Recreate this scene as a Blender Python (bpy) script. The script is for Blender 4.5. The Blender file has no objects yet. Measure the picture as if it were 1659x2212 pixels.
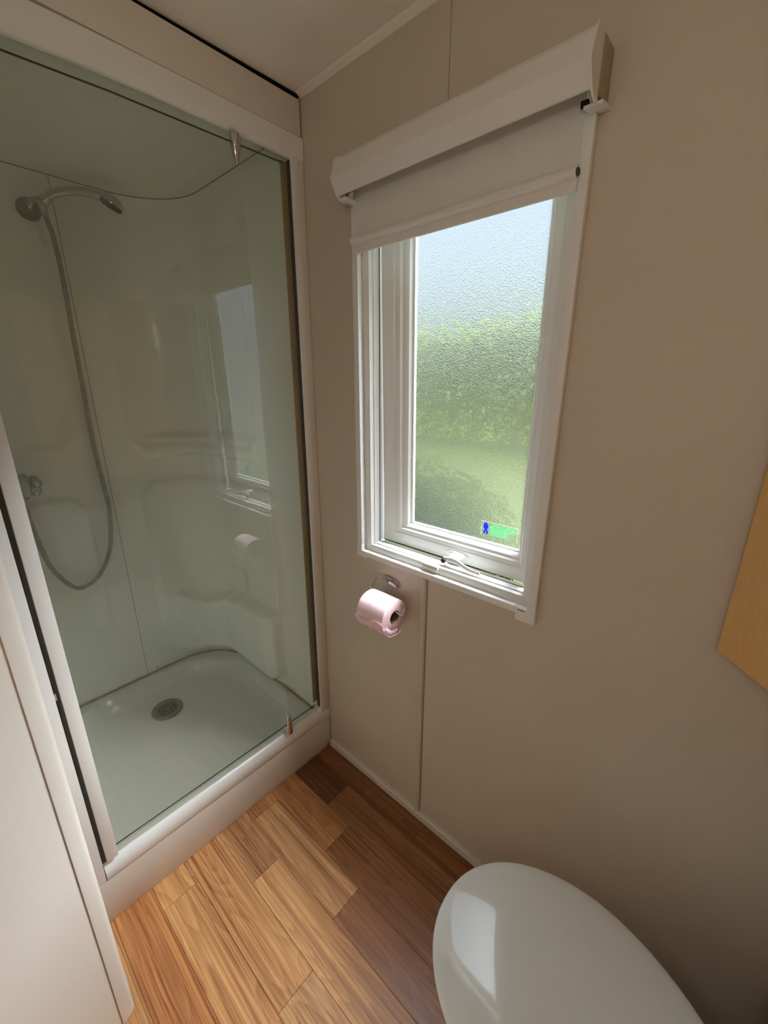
import bpy, bmesh, math, random
from mathutils import Vector, Matrix
rnd = random.Random(7)
C = bpy.context.scene.collection
sc = bpy.context.scene
PI = math.pi

# ------------------------------------------------------------------ camera
W, H, FPX = 1659, 2212, 896.0
pitch = math.atan(279 / FPX)
yaw = math.atan(844.5 / (FPX / math.cos(pitch)))
cam_d = bpy.data.cameras.new('camera')
cam = bpy.data.objects.new('camera', cam_d)
C.objects.link(cam)
cam.location = (1.0235, -0.8258, 1.364)
cam.rotation_euler = (PI / 2 - pitch, 0, yaw)
cam_d.sensor_fit = 'VERTICAL'
cam_d.sensor_height = 34.6
cam_d.sensor_width = 34.6 * W / H
cam_d.lens = FPX / H * 34.6
cam_d.clip_start = 0.01
cam_d.clip_end = 300
sc.camera = cam

# ------------------------------------------------------------------ world, sun, exposure
sc.view_settings.view_transform = 'Standard'
sc.view_settings.look = 'None'
sc.view_settings.exposure = 0.18
sc.view_settings.gamma = 1.0
sc.view_settings.use_curve_mapping = False
sc.cycles.max_bounces = 16
sc.cycles.diffuse_bounces = 8
sc.cycles.glossy_bounces = 5
sc.cycles.transmission_bounces = 8
sc.cycles.transparent_max_bounces = 16
sc.cycles.sample_clamp_indirect = 6.0
sc.cycles.caustics_reflective = False
sc.cycles.caustics_refractive = True

wd = bpy.data.worlds.new('world')
sc.world = wd
wd.use_nodes = True
wn = wd.node_tree
wn.nodes.clear()
wo = wn.nodes.new('ShaderNodeOutputWorld')
bg = wn.nodes.new('ShaderNodeBackground')
tc = wn.nodes.new('ShaderNodeTexCoord')
sx = wn.nodes.new('ShaderNodeSeparateXYZ')
cr = wn.nodes.new('ShaderNodeValToRGB')
cr.color_ramp.elements[0].position = 0.0
cr.color_ramp.elements[0].color = (0.62, 0.74, 0.92, 1)
cr.color_ramp.elements[1].position = 1.0
cr.color_ramp.elements[1].color = (0.50, 0.66, 0.92, 1)
wn.links.new(tc.outputs['Generated'], sx.inputs[0])
wn.links.new(sx.outputs[2], cr.inputs[0])
wn.links.new(cr.outputs[0], bg.inputs[0])
wn.links.new(bg.outputs[0], wo.inputs[0])
bg.inputs[1].default_value = 1.0

sun_d = bpy.data.lights.new('sun', 'SUN')
sun_d.energy = 105.0
sun_d.angle = math.radians(50)
sun_d.color = (0.88, 0.95, 1.0)
sun = bpy.data.objects.new('sun', sun_d)
C.objects.link(sun)
sun.rotation_euler = Vector((-0.30, -0.66, -0.88)).to_track_quat('-Z', 'Y').to_euler()
sun.location = (1, 3, 5)

# ------------------------------------------------------------------ materials
def new_mat(name):
    m = bpy.data.materials.new(name)
    m.use_nodes = True
    nt = m.node_tree
    b = nt.nodes['Principled BSDF']
    return m, nt, b

def lin(c):
    return tuple(((v / 255) / 12.92 if v / 255 <= 0.04045 else ((v / 255 + 0.055) / 1.055) ** 2.4) for v in c) + (1,)

def plain(name, rgb, rough=0.5, metal=0.0, vary=0.04, scale=6.0, bump=0.0, bscale=300.0, spec=0.5, coat=0.0):
    """rgb is the surface's sRGB colour; small cloudy colour variation and optional fine relief"""
    m, nt, b = new_mat(name)
    c = lin(rgb)
    tcn = nt.nodes.new('ShaderNodeTexCoord')
    nz = nt.nodes.new('ShaderNodeTexNoise')
    nz.inputs['Scale'].default_value = scale
    nz.inputs['Detail'].default_value = 4
    nt.links.new(tcn.outputs['Object'], nz.inputs['Vector'])
    mp = nt.nodes.new('ShaderNodeMapRange')
    mp.inputs['From Min'].default_value = 0.3
    mp.inputs['From Max'].default_value = 0.7
    mp.inputs['To Min'].default_value = 1 - vary
    mp.inputs['To Max'].default_value = 1 + vary
    nt.links.new(nz.outputs[0], mp.inputs[0])
    mx = nt.nodes.new('ShaderNodeMix')
    mx.data_type = 'RGBA'
    mx.blend_type = 'MULTIPLY'
    mx.inputs['Factor'].default_value = 1.0
    mx.inputs['A'].default_value = c
    nt.links.new(mp.outputs[0], mx.inputs['B'])
    nt.links.new(mx.outputs['Result'], b.inputs['Base Color'])
    b.inputs['Roughness'].default_value = rough
    b.inputs['Metallic'].default_value = metal
    b.inputs['Specular IOR Level'].default_value = spec
    b.inputs['Coat Weight'].default_value = coat
    b.inputs['Coat Roughness'].default_value = 0.03
    if bump > 0:
        n2 = nt.nodes.new('ShaderNodeTexNoise')
        n2.inputs['Scale'].default_value = bscale
        n2.inputs['Detail'].default_value = 2
        nt.links.new(tcn.outputs['Object'], n2.inputs['Vector'])
        bp = nt.nodes.new('ShaderNodeBump')
        bp.inputs['Strength'].default_value = bump
        bp.inputs['Distance'].default_value = 0.001
        nt.links.new(n2.outputs[0], bp.inputs['Height'])
        nt.links.new(bp.outputs[0], b.inputs['Normal'])
    return m

M = {}
M['wall'] = plain('wall_vinyl', (203, 192, 176), 0.55, vary=0.03, scale=3, bump=0.10, bscale=500)
M['wall_trim'] = plain('wall_trim_vinyl', (220, 211, 200), 0.45, vary=0.02)
M['ceiling'] = plain('ceiling_board', (246, 241, 234), 0.75, vary=0.02, bump=0.2, bscale=250)
M['white_upvc'] = plain('white_upvc', (232, 232, 230), 0.28, vary=0.015)
M['white_paint'] = plain('white_powder_coat', (232, 230, 228), 0.30, vary=0.015)
M['fascia'] = plain('fascia_laminate', (222, 215, 205), 0.5, vary=0.02)
M['acrylic'] = plain('shower_acrylic', (236, 237, 229), 0.22, vary=0.02, scale=2)
M['tray'] = plain('tray_acrylic', (214, 216, 209), 0.12, vary=0.02, scale=3)
M['apron'] = plain('tray_apron', (222, 214, 206), 0.35, vary=0.02)
M['sealant'] = plain('grimy_sealant', (150, 128, 92), 0.6, vary=0.3, scale=30)
M['gold'] = plain('yellowed_seal', (150, 120, 62), 0.4, vary=0.12, scale=12)
M['chrome'] = plain('chrome', (205, 205, 205), 0.10, metal=1.0, vary=0.02)
M['dull_chrome'] = plain('dull_chrome', (186, 188, 184), 0.16, metal=0.8, vary=0.08, scale=60)
M['steel'] = plain('brushed_steel', (138, 134, 126), 0.32, metal=0.8, vary=0.08, scale=50)
M['dark'] = plain('dark_gap', (22, 20, 18), 0.8)
M['rubber'] = plain('grey_gasket', (72, 70, 68), 0.6)
M['line'] = plain('panel_joint', (96, 96, 88), 0.7)
M['seal_line'] = plain('door_seal', (58, 62, 54), 0.4)
M['ceramic'] = plain('toilet_ceramic', (228, 232, 232), 0.08, vary=0.01, coat=0.3)
M['lid'] = plain('toilet_lid_plastic', (234, 241, 244), 0.12, vary=0.01, coat=0.8)
M['tissue'] = plain('pink_tissue', (240, 208, 215), 0.95, vary=0.05, scale=40, bump=0.5, bscale=160, spec=0.1)
M['card'] = plain('tube_card', (120, 96, 76), 0.9)
M['fabric'] = plain('blind_fabric', (222, 220, 214), 0.9, vary=0.02, scale=20, bump=0.2, bscale=900, spec=0.1)
M['cassette'] = plain('blind_cassette', (226, 222, 218), 0.4, vary=0.015)
M['plate_beige'] = plain('plate_beige', (172, 154, 128), 0.6)
M['clear_plastic'] = plain('keeper_plastic', (214, 212, 196), 0.3)
M['panel'] = plain('partition_laminate', (226, 218, 208), 0.42, vary=0.02, scale=2)
M['subfloor'] = plain('subfloor', (60, 36, 20), 0.9)

def wood(name, base, dark, rough=0.35, vein=1.0, tint=True, ax=(1.6, 22, 22)):
    m, nt, b = new_mat(name)
    N, L = nt.nodes.new, nt.links.new
    tcn = N('ShaderNodeTexCoord'); oi = N('ShaderNodeObjectInfo')
    off = N('ShaderNodeVectorMath'); off.operation = 'ADD'
    sc3 = N('ShaderNodeVectorMath'); sc3.operation = 'SCALE'
    cmb = N('ShaderNodeCombineXYZ')
    L(oi.outputs['Random'], cmb.inputs[0]); L(oi.outputs['Random'], cmb.inputs[1]); L(oi.outputs['Random'], cmb.inputs[2])
    L(cmb.outputs[0], sc3.inputs[0]); sc3.inputs['Scale'].default_value = 9.0
    L(tcn.outputs['Object'], off.inputs[0]); L(sc3.outputs[0], off.inputs[1])
    # long fine streaks
    mp = N('ShaderNodeMapping'); mp.inputs['Scale'].default_value = (2.2, 210, 60)
    L(off.outputs[0], mp.inputs[0])
    n1 = N('ShaderNodeTexNoise'); n1.inputs['Scale'].default_value = 1.0; n1.inputs['Detail'].default_value = 6; n1.inputs['Roughness'].default_value = 0.65
    L(mp.outputs[0], n1.inputs['Vector'])
    # broad tonal bands
    mp2 = N('ShaderNodeMapping'); mp2.inputs['Scale'].default_value = (1.0, 34, 10)
    L(off.outputs[0], mp2.inputs[0])
    n2 = N('ShaderNodeTexNoise'); n2.inputs['Scale'].default_value = 1.0; n2.inputs['Detail'].default_value = 3; n2.inputs['Distortion'].default_value = 0.5
    L(mp2.outputs[0], n2.inputs['Vector'])
    # cathedral rings: contour lines of a stretched smooth noise
    mp3 = N('ShaderNodeMapping'); mp3.inputs['Scale'].default_value = (1.5, 13, 6)
    L(off.outputs[0], mp3.inputs[0])
    n3 = N('ShaderNodeTexNoise'); n3.inputs['Scale'].default_value = 1.0; n3.inputs['Detail'].default_value = 1.5; n3.inputs['Roughness'].default_value = 0.35
    L(mp3.outputs[0], n3.inputs['Vector'])
    mul = N('ShaderNodeMath'); mul.operation = 'MULTIPLY'; mul.inputs[1].default_value = 17
    wob = N('ShaderNodeMath'); wob.operation = 'MULTIPLY_ADD'; wob.inputs[1].default_value = 0.05; L(n1.outputs[0], wob.inputs[0]); L(n3.outputs[0], wob.inputs[2])
    L(wob.outputs[0], mul.inputs[0])
    fr = N('ShaderNodeMath'); fr.operation = 'FRACT'; L(mul.outputs[0], fr.inputs[0])
    rr = N('ShaderNodeValToRGB')
    e = rr.color_ramp.elements
    e[0].position = 0.0; e[0].color = (0, 0, 0, 1); e[1].position = 1.0; e[1].color = (0.15, 0.15, 0.15, 1)
    e.new(0.80).color = (0.75, 0.75, 0.75, 1); e.new(0.92).color = (1, 1, 1, 1)
    L(fr.outputs[0], rr.inputs[0])
    # mix
    r1 = N('ShaderNodeMapRange'); r1.inputs['From Min'].default_value = 0.35; r1.inputs['From Max'].default_value = 0.68
    L(n1.outputs[0], r1.inputs[0])
    r2 = N('ShaderNodeMapRange'); r2.inputs['From Min'].default_value = 0.35; r2.inputs['From Max'].default_value = 0.68
    L(n2.outputs[0], r2.inputs[0])
    a1 = N('ShaderNodeMath'); a1.operation = 'MULTIPLY'; a1.inputs[1].default_value = 0.55 * vein; L(r1.outputs[0], a1.inputs[0])
    a2 = N('ShaderNodeMath'); a2.operation = 'MULTIPLY'; a2.inputs[1].default_value = 0.40 * vein; L(r2.outputs[0], a2.inputs[0])
    a3 = N('ShaderNodeMath'); a3.operation = 'MULTIPLY'; a3.inputs[1].default_value = 0.24 * vein; L(rr.outputs[0], a3.inputs[0])
    s1 = N('ShaderNodeMath'); s1.operation = 'ADD'; L(a1.outputs[0], s1.inputs[0]); L(a2.outputs[0], s1.inputs[1])
    s2 = N('ShaderNodeMath'); s2.operation = 'ADD'; s2.use_clamp = True; L(s1.outputs[0], s2.inputs[0]); L(a3.outputs[0], s2.inputs[1])
    mx = N('ShaderNodeMix'); mx.data_type = 'RGBA'
    mx.inputs['A'].default_value = lin(base); mx.inputs['B'].default_value = lin(dark)
    L(s2.outputs[0], mx.inputs['Factor'])
    out = mx.outputs['Result']
    if tint:
        mt = N('ShaderNodeMix'); mt.data_type = 'RGBA'; mt.blend_type = 'MULTIPLY'; mt.inputs['Factor'].default_value = 1
        L(out, mt.inputs['A']); L(oi.outputs['Color'], mt.inputs['B'])
        out = mt.outputs['Result']
    L(out, b.inputs['Base Color'])
    b.inputs['Roughness'].default_value = rough
    bp = N('ShaderNodeBump'); bp.inputs['Strength'].default_value = 0.12; bp.inputs['Distance'].default_value = 0.001
    L(n1.outputs[0], bp.inputs['Height']); L(bp.outputs[0], b.inputs['Normal'])
    return m
M['plank'] = wood('oak_plank', (236, 188, 137), (126, 76, 44), 0.34)
M['birch'] = wood('birch_laminate', (224, 180, 116), (198, 148, 84), 0.4, vein=0.5, tint=False)

def clear_glass(name, tint, rough, fac_ior=1.9, haze=0.0):
    m = bpy.data.materials.new(name); m.use_nodes = True
    nt = m.node_tree; nt.nodes.clear()
    N, L = nt.nodes.new, nt.links.new
    o = N('ShaderNodeOutputMaterial'); t = N('ShaderNodeBsdfTransparent'); g = N('ShaderNodeBsdfGlossy')
    t.inputs[0].default_value = tint; g.inputs['Roughness'].default_value = rough
    fz = N('ShaderNodeFresnel'); fz.inputs['IOR'].default_value = fac_ior
    mx = N('ShaderNodeMixShader')
    ge = N('ShaderNodeNewGeometry'); iv = N('ShaderNodeMath'); iv.operation = 'SUBTRACT'; iv.inputs[0].default_value = 1.0
    ml = N('ShaderNodeMath'); ml.operation = 'MULTIPLY'
    L(ge.outputs['Backfacing'], iv.inputs[1]); L(iv.outputs[0], ml.inputs[0]); L(fz.outputs[0], ml.inputs[1])
    L(ml.outputs[0], mx.inputs[0]); L(t.outputs[0], mx.inputs[1]); L(g.outputs[0], mx.inputs[2])
    last = mx
    if haze:
        d = N('ShaderNodeBsdfTranslucent'); d.inputs[0].default_value = (0.8, 0.85, 0.8, 1)
        d2 = N('ShaderNodeBsdfDiffuse'); d2.inputs[0].default_value = (0.7, 0.75, 0.7, 1)
        md = N('ShaderNodeMixShader'); md.inputs[0].default_value = 0.5; L(d.outputs[0], md.inputs[1]); L(d2.outputs[0], md.inputs[2])
        m2 = N('ShaderNodeMixShader'); m2.inputs[0].default_value = haze
        L(mx.outputs[0], m2.inputs[1]); L(md.outputs[0], m2.inputs[2]); last = m2
    L(last.outputs[0], o.inputs[0])
    return m
M['door_glass'] = clear_glass('shower_glass', (0.957, 0.968, 0.950, 1), 0.015, haze=0.03)
M['hazy_glass'] = clear_glass('hazy_shower_glass', (0.957, 0.968, 0.950, 1), 0.45, haze=0.05)
M['outer_glass'] = clear_glass('outer_window_glass', (0.97, 0.98, 0.97, 1), 0.02, 1.2)

def frosted():
    m = bpy.data.materials.new('frosted_glass'); m.use_nodes = True
    nt = m.node_tree; nt.nodes.clear()
    N, L = nt.nodes.new, nt.links.new
    o = N('ShaderNodeOutputMaterial')
    tcn = N('ShaderNodeTexCoord')
    vo = N('ShaderNodeTexNoise'); vo.inputs['Scale'].default_value = 400; vo.inputs['Detail'].default_value = 1.0
    L(tcn.outputs['Object'], vo.inputs['Vector'])
    bp = N('ShaderNodeBump'); bp.inputs['Strength'].default_value = 1.0; bp.inputs['Distance'].default_value = 0.004
    L(vo.outputs[0], bp.inputs['Height'])
    rf = N('ShaderNodeBsdfRefraction'); rf.inputs['IOR'].default_value = 1.20; rf.inputs['Roughness'].default_value = 0.55
    rf.inputs['Color'].default_value = (1, 1, 1, 1)
    L(bp.outputs[0], rf.inputs['Normal'])
    gl = N('ShaderNodeBsdfGlossy'); gl.inputs['Roughness'].default_value = 0.25; L(bp.outputs[0], gl.inputs['Normal'])
    tr = N('ShaderNodeBsdfTransparent')
    tl = N('ShaderNodeBsdfTranslucent'); tl.inputs[0].default_value = (1, 1, 1, 1); L(bp.outputs[0], tl.inputs['Normal'])
    m1 = N('ShaderNodeMixShader'); m1.inputs[0].default_value = 0.19; L(rf.outputs[0], m1.inputs[1]); L(tr.outputs[0], m1.inputs[2])
    m2 = N('ShaderNodeMixShader'); m2.inputs[0].default_value = 0.006; L(m1.outputs[0], m2.inputs[1]); L(tl.outputs[0], m2.inputs[2])
    m3 = N('ShaderNodeMixShader'); m3.inputs[0].default_value = 0.05; L(m2.outputs[0], m3.inputs[1]); L(gl.outputs[0], m3.inputs[2])
    L(m3.outputs[0], o.inputs[0])
    return m
M['frosted'] = frosted()

def vinyl(name, rgb):
    m = plain(name, rgb, 0.5)
    nt = m.node_tree; b = nt.nodes['Principled BSDF']; o = nt.nodes['Material Output']
    tl = nt.nodes.new('ShaderNodeBsdfTranslucent'); tl.inputs[0].default_value = lin(rgb)
    mx = nt.nodes.new('ShaderNodeMixShader'); mx.inputs[0].default_value = 0.7
    nt.links.new(b.outputs[0], mx.inputs[1]); nt.links.new(tl.outputs[0], mx.inputs[2]); nt.links.new(mx.outputs[0], o.inputs[0])
    return m
M['sticker_green'] = vinyl('sticker_green', (70, 235, 165))
M['sticker_blue'] = vinyl('sticker_blue', (30, 80, 235))
M['sticker_white'] = vinyl('sticker_border', (225, 232, 222))

def fill_light_mat():
    m, nt, b = new_mat('fill_light_glow')
    b.inputs['Base Color'].default_value = (0.9, 0.9, 0.86, 1)
    b.inputs['Emission Color'].default_value = (1.0, 0.96, 0.90, 1)
    b.inputs['Emission Strength'].default_value = 9.0  # glow of the added globe that fills the room with light
    return m
M['fill_light'] = fill_light_mat()

def green(name, a, b_, scale):
    m, nt, b = new_mat(name)
    N, L = nt.nodes.new, nt.links.new
    tcn = N('ShaderNodeTexCoord'); nz = N('ShaderNodeTexNoise'); nz.inputs['Scale'].default_value = scale; nz.inputs['Detail'].default_value = 5
    L(tcn.outputs['Object'], nz.inputs['Vector'])
    rp = N('ShaderNodeValToRGB'); rp.color_ramp.elements[0].position = 0.38; rp.color_ramp.elements[1].position = 0.62
    rp.color_ramp.elements[0].color = a + (1,); rp.color_ramp.elements[1].color = b_ + (1,)
    L(nz.outputs[0], rp.inputs[0]); L(rp.outputs[0], b.inputs['Base Color'])
    b.inputs['Roughness'].default_value = 0.9; b.inputs['Specular IOR Level'].default_value = 0.1
    return m
M['grass'] = green('lawn_grass', (0.0100, 0.0135, 0.0010), (0.0160, 0.0205, 0.0014), 2.5)
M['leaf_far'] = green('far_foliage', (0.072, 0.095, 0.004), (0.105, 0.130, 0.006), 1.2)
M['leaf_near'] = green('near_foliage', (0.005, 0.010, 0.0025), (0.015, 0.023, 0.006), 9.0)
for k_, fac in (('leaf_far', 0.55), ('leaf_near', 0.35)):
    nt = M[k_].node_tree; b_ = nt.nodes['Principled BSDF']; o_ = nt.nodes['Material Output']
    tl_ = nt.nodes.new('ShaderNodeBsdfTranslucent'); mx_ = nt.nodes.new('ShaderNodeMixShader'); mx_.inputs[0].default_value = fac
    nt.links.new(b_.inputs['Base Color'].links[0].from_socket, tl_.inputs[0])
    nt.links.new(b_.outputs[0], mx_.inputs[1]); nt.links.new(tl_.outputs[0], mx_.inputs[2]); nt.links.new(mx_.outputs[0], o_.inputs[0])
M['bark'] = plain('bark', (70, 56, 40), 0.9)

# ------------------------------------------------------------------ mesh helpers
def mesh_obj(name, verts, faces, mat, parent=None, smooth=False, mats=None, fmat=None):
    me = bpy.data.meshes.new(name)
    me.from_pydata([tuple(v) for v in verts], [], faces)
    me.validate(); me.update()
    o = bpy.data.objects.new(name, me)
    C.objects.link(o)
    for mm in (mats or [mat]):
        me.materials.append(mm)
    if fmat:
        for p, i in zip(me.polygons, fmat): p.material_index = i
    if smooth:
        me.shade_smooth() if hasattr(me, 'shade_smooth') else [setattr(p, 'use_smooth', True) for p in me.polygons]
    if parent is not None:
        o.parent = parent
        o.matrix_parent_inverse = parent.matrix_world.inverted() if parent.type == 'EMPTY' else Matrix()
    return o

def bm_obj(name, bm, mat, parent=None, smooth=False, angle=None):
    bmesh.ops.recalc_face_normals(bm, faces=bm.faces)
    me = bpy.data.meshes.new(name)
    if smooth:
        for f in bm.faces: f.smooth = True
        if angle:
            for e in bm.edges:
                if len(e.link_faces) == 2 and e.calc_face_angle(0) > math.radians(angle): e.smooth = False
    bm.to_mesh(me); bm.free()
    me.materials.append(mat)
    o = bpy.data.objects.new(name, me)
    C.objects.link(o)
    if parent is not None: o.parent = parent
    return o

def add_box(bm, x0, x1, y0, y1, z0, z1, bevel=0.0, seg=2):
    vs = [bm.verts.new(p) for p in [(x0, y0, z0), (x1, y0, z0), (x1, y1, z0), (x0, y1, z0), (x0, y0, z1), (x1, y0, z1), (x1, y1, z1), (x0, y1, z1)]]
    fs = [bm.faces.new([vs[i] for i in f]) for f in [(0, 3, 2, 1), (4, 5, 6, 7), (0, 1, 5, 4), (1, 2, 6, 5), (2, 3, 7, 6), (3, 0, 4, 7)]]
    if bevel > 0:
        es = list({e for f in fs for e in f.edges})
        bmesh.ops.bevel(bm, geom=es, offset=bevel, segments=seg, profile=0.5, affect='EDGES')
    return vs

def box(name, x0, x1, y0, y1, z0, z1, mat, parent=None, bevel=0.0, seg=2):
    bm = bmesh.new(); add_box(bm, x0, x1, y0, y1, z0, z1, bevel, seg)
    return bm_obj(name, bm, mat, parent, smooth=bevel > 0, angle=35)

def add_prism(bm, prof, a0, a1, axis):
    """profile of 2D points extruded along axis: x -> (y,z), y -> (x,z), z -> (x,y)"""
    def P(p, a):
        return {'x': (a, p[0], p[1]), 'y': (p[0], a, p[1]), 'z': (p[0], p[1], a)}[axis]
    A = [bm.verts.new(P(p, a0)) for p in prof]; B = [bm.verts.new(P(p, a1)) for p in prof]
    n = len(prof)
    bm.faces.new(A); bm.faces.new(B[::-1])
    for i in range(n):
        bm.faces.new((A[i], A[(i + 1) % n], B[(i + 1) % n], B[i]))

def prism(name, prof, a0, a1, axis, mat, parent=None, bevel=0, smooth=False, angle=30):
    bm = bmesh.new(); add_prism(bm, prof, a0, a1, axis)
    if bevel: bmesh.ops.bevel(bm, geom=list(bm.edges), offset=bevel, segments=2, profile=0.5, affect='EDGES'); smooth = True
    return bm_obj(name, bm, mat, parent, smooth=smooth, angle=angle)

def smooth_path(pts, n=8):
    out = []
    P = [Vector(p) for p in pts]
    for i in range(len(P) - 1):
        p0 = P[max(i - 1, 0)]; p1 = P[i]; p2 = P[i + 1]; p3 = P[min(i + 2, len(P) - 1)]
        for k in range(n):
            t = k / n
            out.append(0.5 * ((2 * p1) + (-p0 + p2) * t + (2 * p0 - 5 * p1 + 4 * p2 - p3) * t * t + (-p0 + 3 * p1 - 3 * p2 + p3) * t ** 3))
    out.append(P[-1])
    return out

def add_tube(bm, path, rad, seg=12, flat=None, closed=False):
    """rad: number or function of index fraction; flat: (vector, factor) squashes the section"""
    path = [Vector(p) for p in path]; n = len(path); rings = []
    up = None
    for i, p in enumerate(path):
        if closed: d = (path[(i + 1) % n] - path[i - 1]).normalized()
        else: d = (path[min(i + 1, n - 1)] - path[max(i - 1, 0)]).normalized()
        if up is None:
            up = Vector((0, 0, 1)) if abs(d.z) < 0.9 else Vector((1, 0, 0))
        u = (up - d * up.dot(d)).normalized(); up = u
        v = d.cross(u)
        r = rad(i / (n - 1)) if callable(rad) else rad
        ring = []
        for k in range(seg):
            a = 2 * PI * k / seg
            q = (u * math.cos(a) + v * math.sin(a)) * r
            if flat: q -= flat[0] * q.dot(flat[0]) * (1 - flat[1])
            ring.append(bm.verts.new(p + q))
        rings.append(ring)
    for i in range(n - 1 + (1 if closed else 0)):
        a, b = rings[i], rings[(i + 1) % n]
        for k in range(seg):
            bm.faces.new((a[k], a[(k + 1) % seg], b[(k + 1) % seg], b[k]))
    if not closed:
        bm.faces.new(rings[0][::-1]); bm.faces.new(rings[-1])

def tube(name, path, rad, mat, parent=None, seg=12, flat=None, closed=False):
    bm = bmesh.new(); add_tube(bm, path, rad, seg, flat, closed)
    return bm_obj(name, bm, mat, parent, smooth=True, angle=60)

def add_lathe(bm, prof, origin, axis, seg=32, sx=1.0, sy=1.0):
    """prof: (radius, distance along axis)"""
    axis = Vector(axis).normalized(); origin = Vector(origin)
    u = axis.orthogonal().normalized()
    if abs(axis.z) < 0.9: u = (Vector((0, 0, 1)) - axis * axis.z).normalized()
    v = axis.cross(u)
    rings = []
    for r, h in prof:
        if r < 1e-6: rings.append([bm.verts.new(origin + axis * h)]); continue
        rings.append([bm.verts.new(origin + axis * h + u * (r * sx * math.cos(2 * PI * k / seg)) + v * (r * sy * math.sin(2 * PI * k / seg))) for k in range(seg)])
    for a, b in zip(rings[:-1], rings[1:]):
        for k in range(seg):
            k2 = (k + 1) % seg
            if len(a) == 1 and len(b) == 1: continue
            if len(a) == 1: bm.faces.new((a[0], b[k2], b[k]))
            elif len(b) == 1: bm.faces.new((a[k], a[k2], b[0]))
            else: bm.faces.new((a[k], a[k2], b[k2], b[k]))

def lathe(name, prof, origin, axis, mat, parent=None, seg=32, sx=1.0, sy=1.0, angle=40):
    bm = bmesh.new(); add_lathe(bm, prof, origin, axis, seg, sx, sy)
    return bm_obj(name, bm, mat, parent, smooth=True, angle=angle)

def empty(name, loc, label=None, cat=None, group=None, kind=None):
    o = bpy.data.objects.new(name, None); C.objects.link(o)
    o.location = (0, 0, 0)
    o.empty_display_size = 0.05
    return tag(o, label, cat, group, kind)

def tag(o, label=None, cat=None, group=None, kind=None):
    if label: o['label'] = label
    if cat: o['category'] = cat
    if group: o['group'] = group
    if kind: o['kind'] = kind
    return o

def rebase(root, loc):
    """put the empty at the thing's base and keep its parts where they are"""
    loc = Vector(loc)
    root.location = loc
    for ch in root.children:
        ch.location = ch.location - loc

# ------------------------------------------------------------------ room shell
XR, YB, ZC = 1.45, -1.75, 2.05
# floor: base slab and single planks
floor = box('floor', -0.86, XR + 0.05, YB - 0.05, 0.08, -0.05, -0.0065, M['subfloor'])
tag(floor, 'wood plank floor in warm brown and honey tones', kind='structure')
rows = [(0.03, -0.0795), (-0.0795, -0.177), (-0.177, -0.277), (-0.277, -0.3725), (-0.3725, -0.471), (-0.471, -0.571), (-0.571, -0.667), (-0.667, -0.7645)]
y = -0.7645
while y > YB:
    rows.append((y, y - 0.0975)); y -= 0.0975
JOINTS = [[0.4665, 1.02], [0.181, 0.86], [0.287, 0.97], [0.0425, 0.433, 1.1], [0.1985, 0.79], [0.472, 1.05], [0.079, 0.68], [0.46, 0.98], [0.39, 0.9]]
tints = {0: [(0.40, 0.28, 0.20), (0.48, 0.35, 0.25), (.4, .3, .22)],  # plank tones; rows near the window wall also darkened to paint in shade
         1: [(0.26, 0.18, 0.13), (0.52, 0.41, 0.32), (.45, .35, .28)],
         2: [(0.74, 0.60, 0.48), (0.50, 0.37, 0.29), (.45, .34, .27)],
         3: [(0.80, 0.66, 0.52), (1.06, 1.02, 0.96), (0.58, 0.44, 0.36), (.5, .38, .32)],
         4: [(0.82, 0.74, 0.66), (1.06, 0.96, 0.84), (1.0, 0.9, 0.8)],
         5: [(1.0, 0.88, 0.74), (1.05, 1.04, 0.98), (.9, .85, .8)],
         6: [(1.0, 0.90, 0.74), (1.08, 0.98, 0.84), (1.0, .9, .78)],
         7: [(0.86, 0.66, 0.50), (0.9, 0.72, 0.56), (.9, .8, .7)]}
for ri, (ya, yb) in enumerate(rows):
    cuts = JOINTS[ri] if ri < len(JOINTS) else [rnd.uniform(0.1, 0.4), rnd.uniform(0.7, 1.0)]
    ends = [-0.03] + [c for c in cuts if c > -0.03] + [XR]
    xs = list(zip(ends[:-1], ends[1:]))
    k = 0
    for (xa, xb) in xs:
        xa = max(xa, -0.03)
        xb = min(xb, XR)
        if xb - xa < 0.02: continue
        if ya <= -1.6 or (yb < -0.78 and xb < 0.18): pass
        cx, cy = (xa + xb) / 2, (ya + yb) / 2
        g = 0.00035
        bm = bmesh.new()
        add_box(bm, xa - cx + g, xb - cx - g, yb - cy + g, ya - cy - g, -0.006, 0.0, 0.0)
        es = [e for e in bm.edges if all(abs(v.co.z) < 1e-6 for v in e.verts)]
        bmesh.ops.bevel(bm, geom=es, offset=0.0005, segments=1, affect='EDGES')
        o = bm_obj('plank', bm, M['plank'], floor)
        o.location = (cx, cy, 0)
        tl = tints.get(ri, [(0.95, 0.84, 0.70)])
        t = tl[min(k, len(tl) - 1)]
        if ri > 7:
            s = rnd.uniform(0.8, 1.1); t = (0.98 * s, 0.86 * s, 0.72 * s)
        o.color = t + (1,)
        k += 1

ceil = box('ceiling', -0.86, XR + 0.05, YB - 0.05, 0.08, ZC, ZC + 0.04, M['ceiling'])
tag(ceil, 'off-white flat ceiling', kind='structure')

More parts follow.
